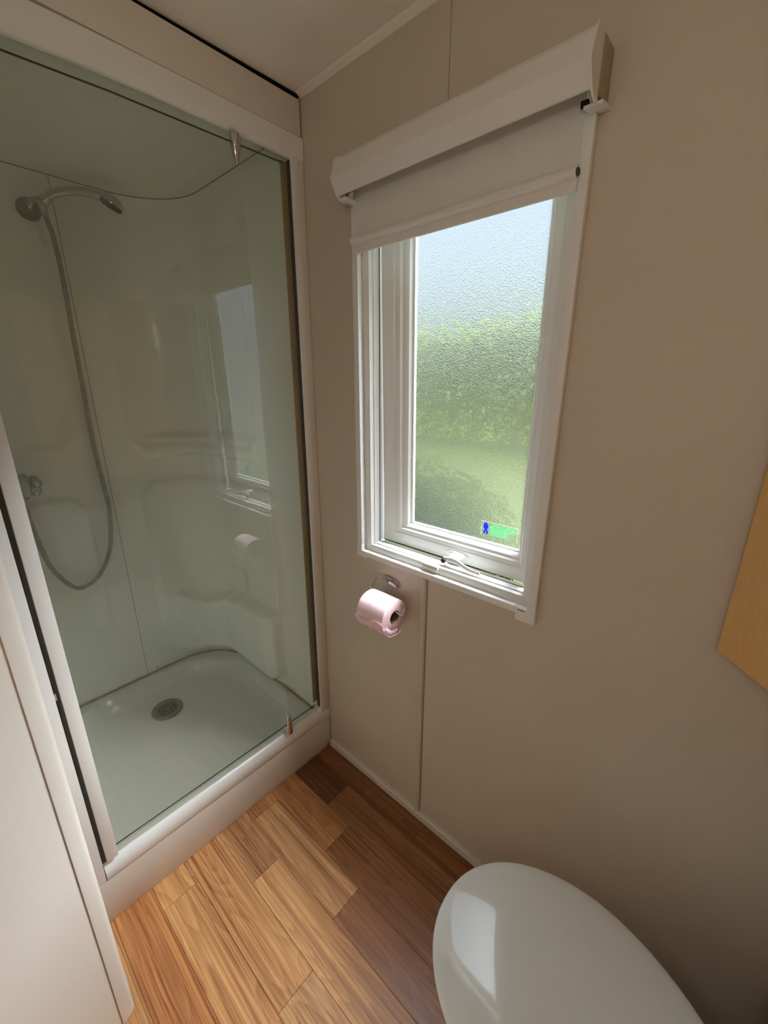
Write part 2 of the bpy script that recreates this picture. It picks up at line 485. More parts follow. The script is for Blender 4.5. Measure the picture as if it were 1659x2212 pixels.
# window wall in butted vinyl panels with the window opening cut out
WX0, WX1, WZ0, WZ1 = 0.196, 0.724, 0.876, 1.84
ww = box('wall_window', -0.86, -0.80, 0.0, 0.07, 0, ZC, M['wall'])
tag(ww, 'beige vinyl wall with the window', kind='structure')
def L_panel(name, xa, xb, left):
    bm = bmesh.new()
    if left:
        pr = [(xa, 0), (0.4365, 0), (0.4365, WZ0), (WX0, WZ0), (WX0, WZ1), (0.446, WZ1), (0.446, ZC), (xa, ZC)]
    else:
        pr = [(0.4395, 0), (xb, 0), (xb, ZC), (0.4475, ZC), (0.4475, WZ1), (WX1, WZ1), (WX1, WZ0), (0.4395, WZ0)]
    add_prism(bm, pr, 0.0, 0.07, 'y')
    return bm_obj(name, bm, M['wall'], ww)
L_panel('wall_panel', -0.80, None, True)
L_panel('wall_panel', None, XR + 0.05, False)
box('panel_joint', 0.4366, 0.4394, 0.012, 0.068, 0.0, WZ0, M['dark'], ww)
box('panel_joint', 0.446, 0.4475, 0.004, 0.068, WZ1, ZC, M['dark'], ww)
# rounded raised edge of the lower left panel
pr = [(0.4366, 0.004), (0.4366, -0.0015), (0.4352, -0.0048), (0.432, -0.0072), (0.4275, -0.0080), (0.423, -0.0072), (0.419, -0.0045), (0.414, -0.0022), (0.405, -0.0006), (0.396, 0.0), (0.396, 0.004)]
prism('panel_nosing', pr, 0.018, 0.868, 'z', M['wall'], ww, smooth=True, angle=60)

wr = box('wall_right', XR, XR + 0.05, YB, 0.0, 0, ZC, M['wall']); tag(wr, 'beige wall behind the toilet', kind='structure')
wb = box('wall_back', -0.1, XR, YB - 0.05, YB, 0, ZC, M['wall']); tag(wb, 'beige wall opposite the window', kind='structure')
ws = box('wall_shower', -0.86, -0.80, -0.86, 0.0, 0, ZC, M['wall']); tag(ws, 'wall behind the shower', kind='structure')
wp = box('wall_partition', -0.80, 0.20, -0.86, -0.80, 0, ZC, M['wall']); tag(wp, 'partition at the end of the shower', kind='structure')
# skirting strip along the window wall
prism('baseboard_window', [(0, 0.0), (-0.010, 0.0), (-0.0115, 0.002), (-0.0115, 0.024), (-0.0095, 0.0275), (0, 0.0275)], 0.004, XR, 'x', M['wall_trim'], None)
tag(bpy.data.objects['baseboard_window'], 'pale narrow skirting strip under the window wall', kind='structure')
# ceiling cove strip
prism('trim_1', [(0, 2.0425), (-0.003, 2.0425), (-0.006, 2.044), (-0.014, 2.0475), (-0.018, 2.05), (0, 2.05)], 0.001, XR, 'x', M['ceiling'], None)
tag(bpy.data.objects['trim_1'], 'off-white cove strip between ceiling and window wall', kind='structure')
# fascia above the shower, with a dark shadow gap to ceiling and wall
tr2 = box('trim_2', -0.016, 0.0, -0.80, -0.006, 1.962, 2.0385, M['fascia'], bevel=0.001)
tag(tr2, 'plain beige fascia board above the shower frame', kind='structure')
box('shadow_gap', -0.030, -0.018, -0.80, -0.0005, 1.95, 2.0495, M['dark'], tr2)
prism('shadow_gap', [(-0.0175, -0.0005), (-0.0012, -0.0005), (-0.006, -0.20), (-0.0105, -0.45), (-0.0105, -0.80), (-0.0175, -0.80)], 2.0475, 2.0495, 'z', M['dark'], tr2)

# left partition panel with a rounded post-formed edge, slightly turned
ang = math.atan2(-0.9, 0.43)
wl = empty('wall_left', (0, 0, 0), 'white partition panel with rounded vertical edge at the left', None, kind='structure')
def rot_pts(pr, o=(0.2205, -0.779)):
    # local u along the panel away from its free edge, v towards the room
    d = Vector((math.cos(ang), math.sin(ang))); n = Vector((-d.y, d.x))
    return [(o[0] + d.x * u + n.x * v, o[1] + d.y * u + n.y * v) for u, v in pr]
face = [(0.0345, -0.003), (1.1, -0.003), (1.1, -0.035), (0.0345, -0.035)]
prism('panel_face', rot_pts(face), 0.0, ZC - 0.001, 'z', M['panel'], wl)
nose = [(0.034, -0.034), (0.034, -0.0008), (0.030, 0.0)]
for k in range(0, 10):
    a = PI / 2 + (PI / 2) * k / 9
    nose.append((0.014 + 0.014 * math.cos(a), -0.014 + 0.014 * math.sin(a)))
nose += [(0.0, -0.030), (0.004, -0.034)]
bm = bmesh.new(); add_prism(bm, rot_pts(nose), 0.006, ZC - 0.001, 'z')
nz_ = bm_obj('panel_nosing', bm, M['panel'], wl, smooth=True, angle=50)
rebase(wl, (0.22, -0.779, 0.0))

# ------------------------------------------------------------------ window
win = empty('window_1', (0, 0, 0), 'white framed top-hung window with frosted glass', None, kind='structure')
GX0, GX1 = 0.186, 0.735
# blind guide rails framing the opening
def rail_z(name, x0, x1, z0, z1):
    return box(name, x0, x1, -0.014, -0.0005, z0, z1, M['white_paint'], win, bevel=0.0012)
rail_z('guide_rail', GX0, GX0 + 0.0185, 0.905, 1.80)
rail_z('guide_rail', GX1 - 0.0185, GX1, 0.896, 1.80)
prism('sill_rail', [(-0.0005, 0.868), (-0.012, 0.868), (-0.0145, 0.871), (-0.0145, 0.8815), (-0.0125, 0.885), (-0.0005, 0.885)], GX0 + 0.039, GX1 - 0.044, 'x', M['white_paint'], win, smooth=True)
box('corner_block', GX0 - 0.001, GX0 + 0.0385, -0.015, -0.0005, 0.8655, 0.8855, M['white_paint'], win, bevel=0.001)
box('corner_block', GX0 - 0.001, GX0 + 0.0185, -0.015, -0.0005, 0.8858, 0.9045, M['white_paint'], win, bevel=0.001)
box('corner_block', GX1 - 0.0435, GX1 + 0.001, -0.016, -0.0005, 0.8545, 0.8855, M['white_paint'], win, bevel=0.001)
box('corner_block', GX1 - 0.0185, GX1 + 0.001, -0.016, -0.0005, 0.8858, 0.8955, M['white_paint'], win, bevel=0.001)
box('slot', GX1 - 0.039, GX1 - 0.022, -0.0164, -0.0158, 0.8800, 0.8815, M['dark'], win)
# outer fixed frame
def frame4(name, x0, x1, z0, z1, w, y0, y1, mat, parent, bev=0.0012, wt=None):
    """four mitred members, each an object"""
    wt = wt or (w, w, w, w)  # left, right, bottom, top
    l, r, b, t = wt
    pts = {'bottom': [(x0, z0), (x1, z0), (x1 - r, z0 + b), (x0 + l, z0 + b)],
           'top': [(x0, z1), (x0 + l, z1 - t), (x1 - r, z1 - t), (x1, z1)],
           'left': [(x0, z0), (x0 + l, z0 + b), (x0 + l, z1 - t), (x0, z1)],
           'right': [(x1, z0), (x1, z1), (x1 - r, z1 - t), (x1 - r, z0 + b)]}
    out = []
    for k in pts:
        out.append(prism(name, pts[k], y0, y1, 'y', mat, parent, bevel=bev))
    return out
frame4('frame_member', 0.2005, 0.7195, 0.8805, 1.838, 0.0235, 0.006, 0.064, M['white_upvc'], win)
frame4('frame_liner', 0.1965, 0.7235, 0.877, 1.8395, 0.004, -0.0004, 0.069, M['white_upvc'], win, bev=0.0003)
# inner stop with fine seal lines
frame4('stop_bead', 0.224, 0.696, 0.904, 1.815, 0.003, 0.020, 0.040, M['white_upvc'], win, bev=0.0004)
frame4('seal', 0.2245, 0.6955, 0.9045, 1.8145, 0.0035, 0.0405, 0.0425, M['rubber'], win, bev=0.0002)
# sash hung at the top, pushed slightly open at the bottom
sash = empty('sash', (0, 0, 0)); sash.parent = win
SX0, SX1, SZ0, SZ1 = 0.2275, 0.6935, 0.9085, 1.80
OP = dict(l=0.0445, r=0.030, b=0.0375, t=0.034)
def sash_bar(side):
    # profile across the bar: (distance from the outer edge, depth y)
    w = OP[side]
    dd = 0.046 if side == 'l' else (0.020 if side == 'r' else 0.030)
    prof = [(0, 0.088), (0, 0.0475), (0.0012, 0.046), (w - 0.004, 0.046), (w - 0.002, 0.0475), (w, 0.0485), (w + 0.0015, 0.0475), (w + dd * 0.30, 0.050), (w + dd * 0.42, 0.055),
            (w + dd * 0.62, 0.0565), (w + dd * 0.78, 0.061), (w + dd * 0.86, 0.068), (w + dd, 0.070), (w + dd, 0.079), (w + dd - 0.006, 0.084)]
    bm = bmesh.new(); A, B = [], []
    ins = {'l': OP['l'] + 0.046, 'r': OP['r'] + 0.020, 'b': OP['b'] + 0.030, 't': OP['t'] + 0.030}
    for d, yy in prof:
        f = d / (w + dd)
        if side in 'lr':
            xx = SX0 + d if side == 'l' else SX1 - d
            A.append(bm.verts.new((xx, yy, SZ0 + ins['b'] * f))); B.append(bm.verts.new((xx, yy, SZ1 - ins['t'] * f)))
        else:
            zz = SZ0 + d if side == 'b' else SZ1 - d
            A.append(bm.verts.new((SX0 + ins['l'] * f, yy, zz))); B.append(bm.verts.new((SX1 - ins['r'] * f, yy, zz)))
    n = len(A)
    bm.faces.new(A); bm.faces.new(B[::-1])
    for i in range(n): bm.faces.new((A[i], A[(i + 1) % n], B[(i + 1) % n], B[i]))
    return bm_obj('sash_bar', bm, M['white_upvc'], sash, smooth=True, angle=25)
for s_ in 'lrbt': sash_bar(s_)
gx0, gx1, gz0, gz1 = SX0 + 0.0835, SX1 - 0.044, SZ0 + 0.0635, SZ1 - 0.060
v = [(gx0, 0.071, gz0), (gx1, 0.071, gz0), (gx1, 0.071, gz1), (gx0, 0.071, gz1), (gx0, 0.076, gz0), (gx1, 0.076, gz0), (gx1, 0.076, gz1), (gx0, 0.076, gz1)]
f = [(0, 1, 2, 3), (7, 6, 5, 4), (0, 4, 5, 1), (1, 5, 6, 2), (2, 6, 7, 3), (3, 7, 4, 0)]
pane = mesh_obj('frosted_pane', v, f, None, sash, mats=[M['frosted'], M['outer_glass'], M['white_upvc']], fmat=[0, 1, 2, 2, 2, 2])
# escape sticker inside the pane
stk = box('escape_sticker', 0.540, 0.6375, 0.0698, 0.0700, 1.0300, 1.0306, M['sticker_white'], sash)
box('sticker_border', 0.540, 0.5406, 0.0698, 0.0700, 0.993, 1.0306, M['sticker_white'], stk)
box('sticker_border', 0.6369, 0.6375, 0.0698, 0.0700, 0.993, 1.0306, M['sticker_white'], stk)
def text_mesh(name, body, x, z, size, width, mat, parent, yy):
    cu = bpy.data.curves.new(name, 'FONT'); cu.body = body; cu.size = size; cu.extrude = 0.00008; cu.offset = size * 0.012
    to = bpy.data.objects.new(name, cu); C.objects.link(to)
    bpy.context.view_layer.update()
    dg = bpy.context.evaluated_depsgraph_get()
    me = bpy.data.meshes.new_from_object(to.evaluated_get(dg))
    bpy.data.objects.remove(to)
    xm = max(vv.co.x for vv in me.vertices)
    for vv in me.vertices:
        vv.co = Vector((x + vv.co.x * width / xm, yy - vv.co.z, z + vv.co.y))
    me.materials.clear(); me.materials.append(mat)
    o = bpy.data.objects.new(name, me); C.objects.link(o); o.parent = parent
    return o
lines = [('MEANS OF ESCAPE', 0.066), ('ISSUE DE SECOURS', 0.066), ('NOODUITGANG', 0.047), ('FLUCHTWEG', 0.043)]
for i, (tx, wdt) in enumerate(lines):
    text_mesh('lettering', tx, 0.5655, 1.0205 - i * 0.0078, 0.0082, wdt, M['sticker_green'], stk, 0.0697)
# blue running-figure emblem
bm = bmesh.new()
for (x0, x1, z0, z1) in [(0.5475, 0.5585, 1.021, 1.0255), (0.5465, 0.5595, 1.013, 1.0205), (0.5495, 0.5565, 1.006, 1.0135), (0.5465, 0.5520, 0.9985, 1.0065), (0.5545, 0.5595, 0.9985, 1.0065)]:
    add_box(bm, x0, x1, 0.0696, 0.0699, z0, z1)
add_lathe(bm, [(0.0, 0), (0.0022, 0), (0.0022, 0.0003), (0, 0.0003)], (0.553, 0.0699, 1.0272), (0, -1, 0), 12)
bm_obj('running_figure', bm, M['sticker_blue'], stk)
# handle with stay arm
hd = lathe('handle_plate', [(0, 0), (0.0125, 0), (0.0125, 0.003), (0.011, 0.0045), (0, 0.0045)], (0.487, 0.0462, 0.929), (0, -1, 0), M['white_upvc'], sash, seg=28, sx=0.72, sy=2.7)
bm = bmesh.new()
add_lathe(bm, [(0, 0), (0.0095, 0), (0.0095, 0.012), (0.008, 0.016), (0, 0.017)], (0.494, 0.042, 0.930), (0, -1, 0), 24, sx=0.8, sy=2.0)
bm_obj('handle_hub', bm, M['white_upvc'], hd, smooth=True, angle=40)
tube('stay_arm', smooth_path([(0.470, 0.014, 0.921), (0.487, 0.012, 0.926), (0.506, 0.012, 0.9265), (0.530, 0.010, 0.920), (0.552, 0.008, 0.9165), (0.578, 0.006, 0.9165)], 6),
     lambda t: 0.0085 - 0.004 * t if t < 0.85 else 0.0046, M['white_upvc'], hd, seg=12, flat=(Vector((0, 1, 0)), 0.55))
lathe('screw', [(0, 0), (0.0068, 0), (0.0062, 0.003), (0, 0.0035)], (0.469, 0.009, 0.919), (-0.15, -1, 0.1), M['dark'], hd, seg=16)
box('keeper', 0.418, 0.468, -0.002, 0.010, 0.889, 0.9065, M['clear_plastic'], win, bevel=0.003)
# tilt the sash about its top edge
tilt = math.radians(0.9)
piv = Vector((0, 0.05, 1.80))
Rm = Matrix.Translation(piv) @ Matrix.Rotation(tilt, 4, 'X') @ Matrix.Translation(-piv)
sash.matrix_local = Rm

# ------------------------------------------------------------------ roller blind
bl = empty('roller_blind', (0, 0, 0), 'white roller blind with boxed cassette pulled partway down over the window', 'blind')
CX0, CX1 = 0.199, 0.741
prof = [(-0.002, 1.848), (-0.050, 1.848), (-0.064, 1.843), (-0.0715, 1.834), (-0.0835, 1.800), (-0.0830, 1.797), (-0.0665, 1.7705), (-0.0635, 1.770), (-0.0635, 1.774), (-0.080, 1.799), (-0.068, 1.833), (-0.060, 1.841), (-0.002, 1.8445)]
prism('cassette', prof, CX0, CX1, 'x', M['cassette'], bl, smooth=True, angle=14)
capp = [(-0.043, 1.850), (-0.054, 1.8495), (-0.066, 1.8455), (-0.0735, 1.836), (-0.0855, 1.801), (-0.0845, 1.795), (-0.076, 1.780), (-0.066, 1.7675), (-0.054, 1.7615), (-0.043, 1.760)]
prism('end_cap', capp, CX1, CX1 + 0.0035, 'x', M['cassette'], bl, smooth=True)
prism('end_cap', capp, CX0 - 0.0035, CX0, 'x', M['cassette'], bl, smooth=True)
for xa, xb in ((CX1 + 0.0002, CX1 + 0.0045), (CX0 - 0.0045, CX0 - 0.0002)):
    box('rear_plate', xa, xb, -0.045, -0.0005, 1.772, 1.842, M['plate_beige'], bl, bevel=0.001)  # beige-brown plate between each end cap and the wall
prism('bracket_lip', [(-0.0425, 1.7635), (-0.0005, 1.771), (-0.0005, 1.766), (-0.0425, 1.7590)], CX1 - 0.016, CX1 + 0.011, 'x', M['white_upvc'], bl)
box('bracket_lip', CX0 - 0.002, CX0 + 0.018, -0.060, -0.0005, 1.762, 1.768, M['white_upvc'], bl, bevel=0.0015)
# fabric roll hidden in the cassette, hanging cloth, bottom bar
tube('roller', [(CX0 + 0.004, -0.034, 1.806), (CX1 - 0.004, -0.034, 1.806)], 0.0175, M['fabric'], bl, seg=24)
box('fabric', 0.207, 0.7215, -0.0262, -0.0250, 1.690, 1.806, M['fabric'], bl)
prism('bottom_bar', [(-0.0235, 1.6975), (-0.0285, 1.6970), (-0.0345, 1.6945), (-0.0385, 1.6900), (-0.0395, 1.6850), (-0.0375, 1.6805), (-0.0325, 1.6775), (-0.0285, 1.6765), (-0.0280, 1.6620), (-0.0265, 1.6600), (-0.0235, 1.6600)], 0.206, 0.7225, 'x', M['cassette'], bl, smooth=True, angle=50)
lathe('bar_end', [(0, 0), (0.0065, 0), (0.0055, 0.003), (0, 0.004)], (0.7225, -0.031, 1.685), (1, 0, 0), M['rubber'], bl, seg=14)
lathe('bar_end', [(0, 0), (0.0065, 0), (0.0055, 0.003), (0, 0.004)], (0.206, -0.031, 1.685), (-1, 0, 0), M['cassette'], bl, seg=14)
lathe('pivot_pin', [(0, 0), (0.005, 0), (0.005, 0.01), (0, 0.01)], (0.7185, -0.034, 1.770), (1, 0, 0), M['dark'], bl, seg=12)
rebase(bl, (0.47, -0.03, 1.80))

# ------------------------------------------------------------------ shower surround (moulded liner)
XB, YS, RC = -0.77, -0.02, 0.22
L1 = (YS - RC) + 0.795; L2 = RC * PI / 2; L3 = -(XB + RC) - 0.037
def liner_pt(s):
    if s < L1: return (XB, -0.795 + s), (1, 0)
    if s < L1 + L2:
        t = (s - L1) / RC
        return (XB + RC - RC * math.cos(t), YS - RC + RC * math.sin(t)), (math.cos(t), -math.sin(t))
    return (XB + RC + (s - L1 - L2), YS), (0, -1)
def sm(a, b, x):
    t = max(0, min(1, (x - a) / (b - a))); return t * t * (3 - 2 * t)
def rr_mask(s, z, s0, s1, z0, z1, r, soft):
    cx, cz = (s0 + s1) / 2, (z0 + z1) / 2
    qx = abs(s - cx) - (s1 - s0) / 2 + r; qz = abs(z - cz) - (z1 - z0) / 2 + r
    d = math.hypot(max(qx, 0), max(qz, 0)) + min(max(qx, qz), 0) - r
    return 1 - sm(-soft, soft, d)
O = 0.015   # contour parameter offset relative to measurements
def relief(s, z):
    s -= O
    d = 0.0
    # corner column: recess with a ledge, bulging panel, seat
    d -= 0.017 * rr_mask(s, z, 0.500, 1.10, 1.125, 1.66, 0.06, 0.016) * (0.55 + 0.45 * (1 - sm(1.3, 1.6, z)))
    d += 0.032 * rr_mask(s, z, 0.512, 1.12, 1.085, 1.165, 0.03, 0.012) * (0.4 + 0.6 * sm(0.55, 0.68, s) * (1 - sm(0.85, 1.05, s)))
    d += 0.028 * rr_mask(s, z, 0.500, 1.22, 0.20, 0.985, 0.07, 0.011)
    kn = [(0.4, 0.48), (0.58, 0.484), (0.66, 0.462), (0.72, 0.446), (0.80, 0.462), (0.88, 0.486), (1.0, 0.505), (1.13, 0.512), (1.4, 0.505)]
    top = 0.5
    for (sa, za), (sb, zb) in zip(kn[:-1], kn[1:]):
        if sa <= s <= sb: top = za + (zb - za) * sm(sa, sb, s)
    seat = (1 - sm(top - 0.010, top + 0.012, z)) * sm(0.50, 0.64, s) * (1 - sm(1.14, 1.31, s))
    d += 0.055 * seat * (0.55 + 0.45 * sm(0.14, 0.40, z))
    d -= 0.014 * rr_mask(s, z, 0.60, 0.98, top + 0.02, top + 0.12, 0.04, 0.04)
    # panels left of the joint
    d -= 0.018 * rr_mask(s, z, -0.3, 0.312, 1.155, 1.62, 0.06, 0.016) * (0.5 + 0.5 * (1 - sm(1.3, 1.55, z)))
    d += 0.020 * rr_mask(s, z, 0.085, 0.312, 0.15, 0.970, 0.075, 0.012) * sm(0.2, 0.6, z)
    return max(d, -0.0185)
ZL0, ZL1 = 0.138, 1.976
def liner(name, s0, s1, ns, nz_):
    V, F = [], []
    for i in range(ns + 1):
        s = s0 + (s1 - s0) * i / ns
        (px, py), (nx, ny) = liner_pt(s)
        for k in range(nz_ + 1):
            z = ZL0 + (ZL1 - ZL0) * k / nz_
            d = relief(s, z)
            edge = sm(0.0, 0.05, z - ZL0) * sm(0.0, 0.04, ZL1 - z)
            d *= edge
            V.append((px + nx * d, py + ny * d, z))
    for i in range(ns):
        for k in range(nz_):
            a = i * (nz_ + 1) + k
            F.append((a, a + nz_ + 1, a + nz_ + 2, a + 1))
    return mesh_obj(name, V, F, M['acrylic'], sur, smooth=True)
sur = empty('shower_surround', (0, 0, 0), 'white moulded plastic shower surround with rounded corner, recesses and ledges behind the glass', 'shower surround')
SJ = 0.412
liner('left_panel', 0.0, SJ - 0.0008, 90, 260)
liner('right_panel', SJ + 0.0008, L1 + L2 + L3, 190, 260)
# joint strip behind the panels
(px, py), _ = liner_pt(SJ)
lathe('screw_hole', [(0, 0), (0.0028, 0), (0.0024, 0.0008), (0, 0.001)], (XB + 0.0002, -0.343, 0.156), (1, 0, 0), M['dark'], sur, seg=12)
box('panel_joint', XB - 0.004, XB - 0.0015, py - 0.004, py + 0.004, ZL0, ZL1, M['line'], sur)
# ceiling of the cabin with the same rounded corner
outl = [liner_pt((L1 + L2 + L3) * i / 90)[0] for i in range(91)]
out2 = [(-0.037, -0.795)] + [(max(a, -0.799), min(b, -0.001)) for a, b in [(p[0] - 0.0 * 1, p[1]) for p in outl]]
prism('cabin_ceiling', out2, 1.9775, 2.0, 'z', M['acrylic'], sur)
# thin dark joint line under the cabin ceiling
tube('ceiling_joint', [(a, b, 1.9765) for a, b in outl[1:]], 0.0012, M['line'], sur, seg=6)
box('left_end_panel', XB, -0.037, -0.799, -0.796, ZL0, ZL1, M['acrylic'], sur)
rebase(sur, (-0.4, -0.4, 0.14))

# ------------------------------------------------------------------ shower tray
tr = empty('shower_tray', (0, 0, 0), 'white acrylic shower tray with rounded basin and pale front apron on the floor', 'shower tray')
def ring(inset, z, n=120, fx=-0.055, ry=-0.79):
    """rounded basin outline; inset from the surround contour"""
    # superellipse-like outline built from four corner arcs
    x0, x1, y0, y1 = XB + inset, fx - inset * 0.35, ry + inset, YS - inset
    rb = max(0.26 - inset * 0.6, 0.10); rf = 0.10
    pts = []
    def arc(cx, cy, r, a0, a1, m):
        for i in range(m): 
            a = a0 + (a1 - a0) * i / (m - 1)
            pts.append((cx + r * math.cos(a), cy + r * math.sin(a), z))
    arc(x1 - rf, y1 - rf, rf, 0, PI / 2, 16)
    arc(x0 + rb, y1 - rb, rb, PI / 2, PI, 22)
    arc(x0 + rb, y0 + rb, rb, PI, 1.5 * PI, 22)
    arc(x1 - rf, y0 + rf, rf, 1.5 * PI, 2 * PI, 16)
    return pts
bm = bmesh.new()
levels = [(0.020, 0.1375), (0.026, 0.1370), (0.032, 0.134), (0.040, 0.126), (0.050, 0.110), (0.062, 0.090), (0.078, 0.076), (0.100, 0.070), (0.15, 0.067), (0.22, 0.065)]
R_ = [[bm.verts.new(p) for p in ring(i, z)] for i, z in levels]
for a, b in zip(R_[:-1], R_[1:]):
    n = len(a)
    for k in range(n): bm.faces.new((a[k], a[(k + 1) % n], b[(k + 1) % n], b[k]))
cxy = (-0.585, -0.385)
cv = bm.verts.new((-0.45, -0.39, 0.0645))
for k in range(len(R_[-1])): bm.faces.new((R_[-1][k], R_[-1][(k + 1) % len(R_[-1])], cv))
# flat rim out to a rectangle
n = len(R_[0]); outer = []
for vtx in R_[0]:
    x, y_ = vtx.co.x, vtx.co.y
    dx, dy = x + 0.40, y_ + 0.405
    tx = ((-0.004 + 0.40) if dx > 0 else (0.798 - 0.40)) / abs(dx) if abs(dx) > 1e-6 else 1e9
    ty = ((0.405 - 0.001) if dy > 0 else (0.799 - 0.405)) / abs(dy) if abs(dy) > 1e-6 else 1e9
    t = min(tx, ty)
    outer.append(bm.verts.new((-0.40 + dx * t, -0.405 + dy * t, 0.1375)))
for k in range(n): bm.faces.new((R_[0][k], outer[k], outer[(k + 1) % n], R_[0][(k + 1) % n]))
bm_obj('basin', bm, M['tray'], tr, smooth=True, angle=60)
# apron with rounded lower end
ap = [(-0.7995, 0.0), (-0.020, 0.0), (-0.012, 0.004), (-0.006, 0.012), (-0.004, 0.022), (-0.004, 0.1365), (-0.7995, 0.1365)]
prism('apron', ap, -0.014, 0.0, 'x', M['apron'], tr, bevel=0.0018)
# drain
dr = lathe('drain_cover', [(0.0, 0.001), (0.016, 0.0012), (0.032, 0.002), (0.045, 0.004), (0.052, 0.0070), (0.057, 0.0070), (0.059, 0.004), (0.059, 0.0), (0, 0.0)], cxy + (0.0665,), (0, 0, 1), M['steel'], tr, seg=40)
bm = bmesh.new()
for rr0, rr1, cnt, w in ((0.009, 0.021, 12, 0.0034), (0.024, 0.039, 24, 0.0036)):
    for k in range(cnt):
        a = 2 * PI * k / cnt
        vs = add_box(bm, rr0, rr1, -w / 2, w / 2, 0.0, 0.0042)
        for vv in vs:
            x, y_ = vv.co.x, vv.co.y
            tw = a + (x - rr0) * 8
            r = math.hypot(x, 0)
            h = 0.0681 + max(0, r - 0.016) * 0.075 + max(0, r - 0.032) * 0.08
            vv.co = Vector((cxy[0] + x * math.cos(tw) - y_ * math.sin(tw), cxy[1] + x * math.sin(tw) + y_ * math.cos(tw), h + (0.0006 if vv.co.z > 0.002 else -0.0005)))
sl = bm_obj('drain_slots', bm, M['dark'], dr)
tube('sealant', [(p[0] + 0.0, p[1], 0.1395) for p in [(q[0][0] + q[1][0] * 0.005, q[0][1] + q[1][1] * 0.005) for q in [liner_pt((L1 + L2 + L3) * i / 80) for i in range(81)]]], 0.0046, M['sealant'], tr, seg=8)
rebase(tr, (-0.4, -0.4, 0.0))

# ------------------------------------------------------------------ shower door and frame
dfm = empty('shower_door', (0, 0, 0), 'white framed glass pivot shower door with chrome pivots and yellowed edge seal', 'shower door')
# rails: rounded front
br = [(-0.034, 0.1385), (0.0, 0.1385), (0.0015, 0.141), (0.0015, 0.163), (-0.001, 0.171), (-0.006, 0.1805), (-0.013, 0.1865), (-0.0175, 0.1872), (-0.0175, 0.182), (-0.034, 0.182)]
# lower rail
prism('bottom_rail', br, -0.753, -0.019, 'y', M['white_paint'], dfm, smooth=True, angle=45)
box('rail_end', -0.034, 0.001, -0.0185, -0.001, 0.1385, 0.172, M['white_paint'], dfm, bevel=0.001)
# upper rail sags a touch towards its far end
bm = bmesh.new()
tp = [(-0.0105, 1.961), (0.0, 1.961), (0.0022, 1.958), (0.0022, 1.920), (0.0, 1.912), (-0.004, 1.908), (-0.0085, 1.907), (-0.0105, 1.909)]
ys = [-0.002, -0.04, -0.2, -0.39, -0.5, -0.6, -0.7, -0.7995]; dz = [0, 0, 0.0005, -0.001, -0.005, -0.011, -0.016, -0.021]
RR = [[bm.verts.new((p[0], yy, p[1] + (d_ if p[1] < 1.93 else d_ * 0.5))) for p in tp] for yy, d_ in zip(ys, dz)]
for a, b in zip(RR[:-1], RR[1:]):
    for k in range(len(tp)): bm.faces.new((a[k], a[(k + 1) % len(tp)], b[(k + 1) % len(tp)], b[k]))
bm.faces.new(RR[0]); bm.faces.new(RR[-1][::-1])
bm_obj('top_rail', bm, M['white_paint'], dfm, smooth=True, angle=35)
# right jamb in two steps
box('jamb', -0.030, 0.0005, -0.0405, -0.0195, 0.176, 1.914, M['white_paint'], dfm, bevel=0.0012)
box('wall_channel', -0.034, -0.001, -0.0190, -0.001, 0.1725, 1.960, M['fascia'], dfm, bevel=0.001)
# left jamb, dark gap and door stile
box('jamb', -0.034, 0.0, -0.7995, -0.7545, 0.1385, 1.90, M['white_paint'], dfm, bevel=0.001)
box('gap_gasket', -0.030, -0.012, -0.7543, -0.7445, 0.187, 1.90, M['rubber'], dfm)
box('lock_catch', -0.014, -0.006, -0.756, -0.7505, 0.700, 0.716, M['white_paint'], dfm, bevel=0.001)
st = box('handle_stile', -0.022, 0.002, -0.7445, -0.7185, 0.1965, 1.895, M['white_paint'], dfm, bevel=0.0015)
# glass: door leaf and narrow hazed strip next to the jamb, split at the pivot line
pn = box('door_pane', -0.0175, -0.0125, -0.7185, -0.1745, 0.190, 1.925, M['door_glass'], dfm)
pn2 = box('side_pane', -0.0175, -0.0125, -0.1745, -0.0415, 0.190, 1.925, M['hazy_glass'], dfm)
box('pane_edge_line', -0.0124, -0.0110, -0.7185, -0.058, 0.2165, 0.2195, M['seal_line'], dfm)
bm = bmesh.new()
for ya, yb, za, zb in ((-0.058, -0.227, 1.897, 1.892), (-0.227, -0.446, 1.892, 1.887), (-0.446, -0.7185, 1.887, 1.872)):
    A = [bm.verts.new(p) for p in [(-0.0124, ya, za), (-0.0112, ya, za), (-0.0112, ya, za - 0.003), (-0.0124, ya, za - 0.003)]]
    B = [bm.verts.new(p) for p in [(-0.0124, yb, zb), (-0.0112, yb, zb), (-0.0112, yb, zb - 0.003), (-0.0124, yb, zb - 0.003)]]
    for k in range(4): bm.faces.new((A[k], A[(k + 1) % 4], B[(k + 1) % 4], B[k]))
    bm.faces.new(A); bm.faces.new(B[::-1])
bm_obj('pane_edge_line', bm, M['seal_line'], dfm)
box('yellow_seal', -0.024, -0.0185, -0.0600, -0.0435, 0.226, 1.903, M['gold'], dfm, bevel=0.0015)
box('edge_seal', -0.020, -0.006, -0.0425, -0.0408, 0.20, 1.905, M['rubber'], dfm)
# chrome bullet pivots
def bullet(z0, up):
    s = 1 if up else -1
    prof = [(0.0, 0), (0.0140, 0), (0.0148, 0.010), (0.0144, 0.020), (0.0122, 0.034), (0.0084, 0.047), (0.0040, 0.056), (0.0, 0.060)]
    if up: prof = [(r * 1.05, h * 1.28) for r, h in prof]
    return lathe('pivot', prof, (-0.004, -0.180 if up else -0.193, z0), (0, 0, s), M['chrome'], dfm, seg=24, sx=0.8, sy=1.0)
bullet(1.905, False)
bullet(0.190, True)
rebase(dfm, (-0.015, -0.4, 0.138))

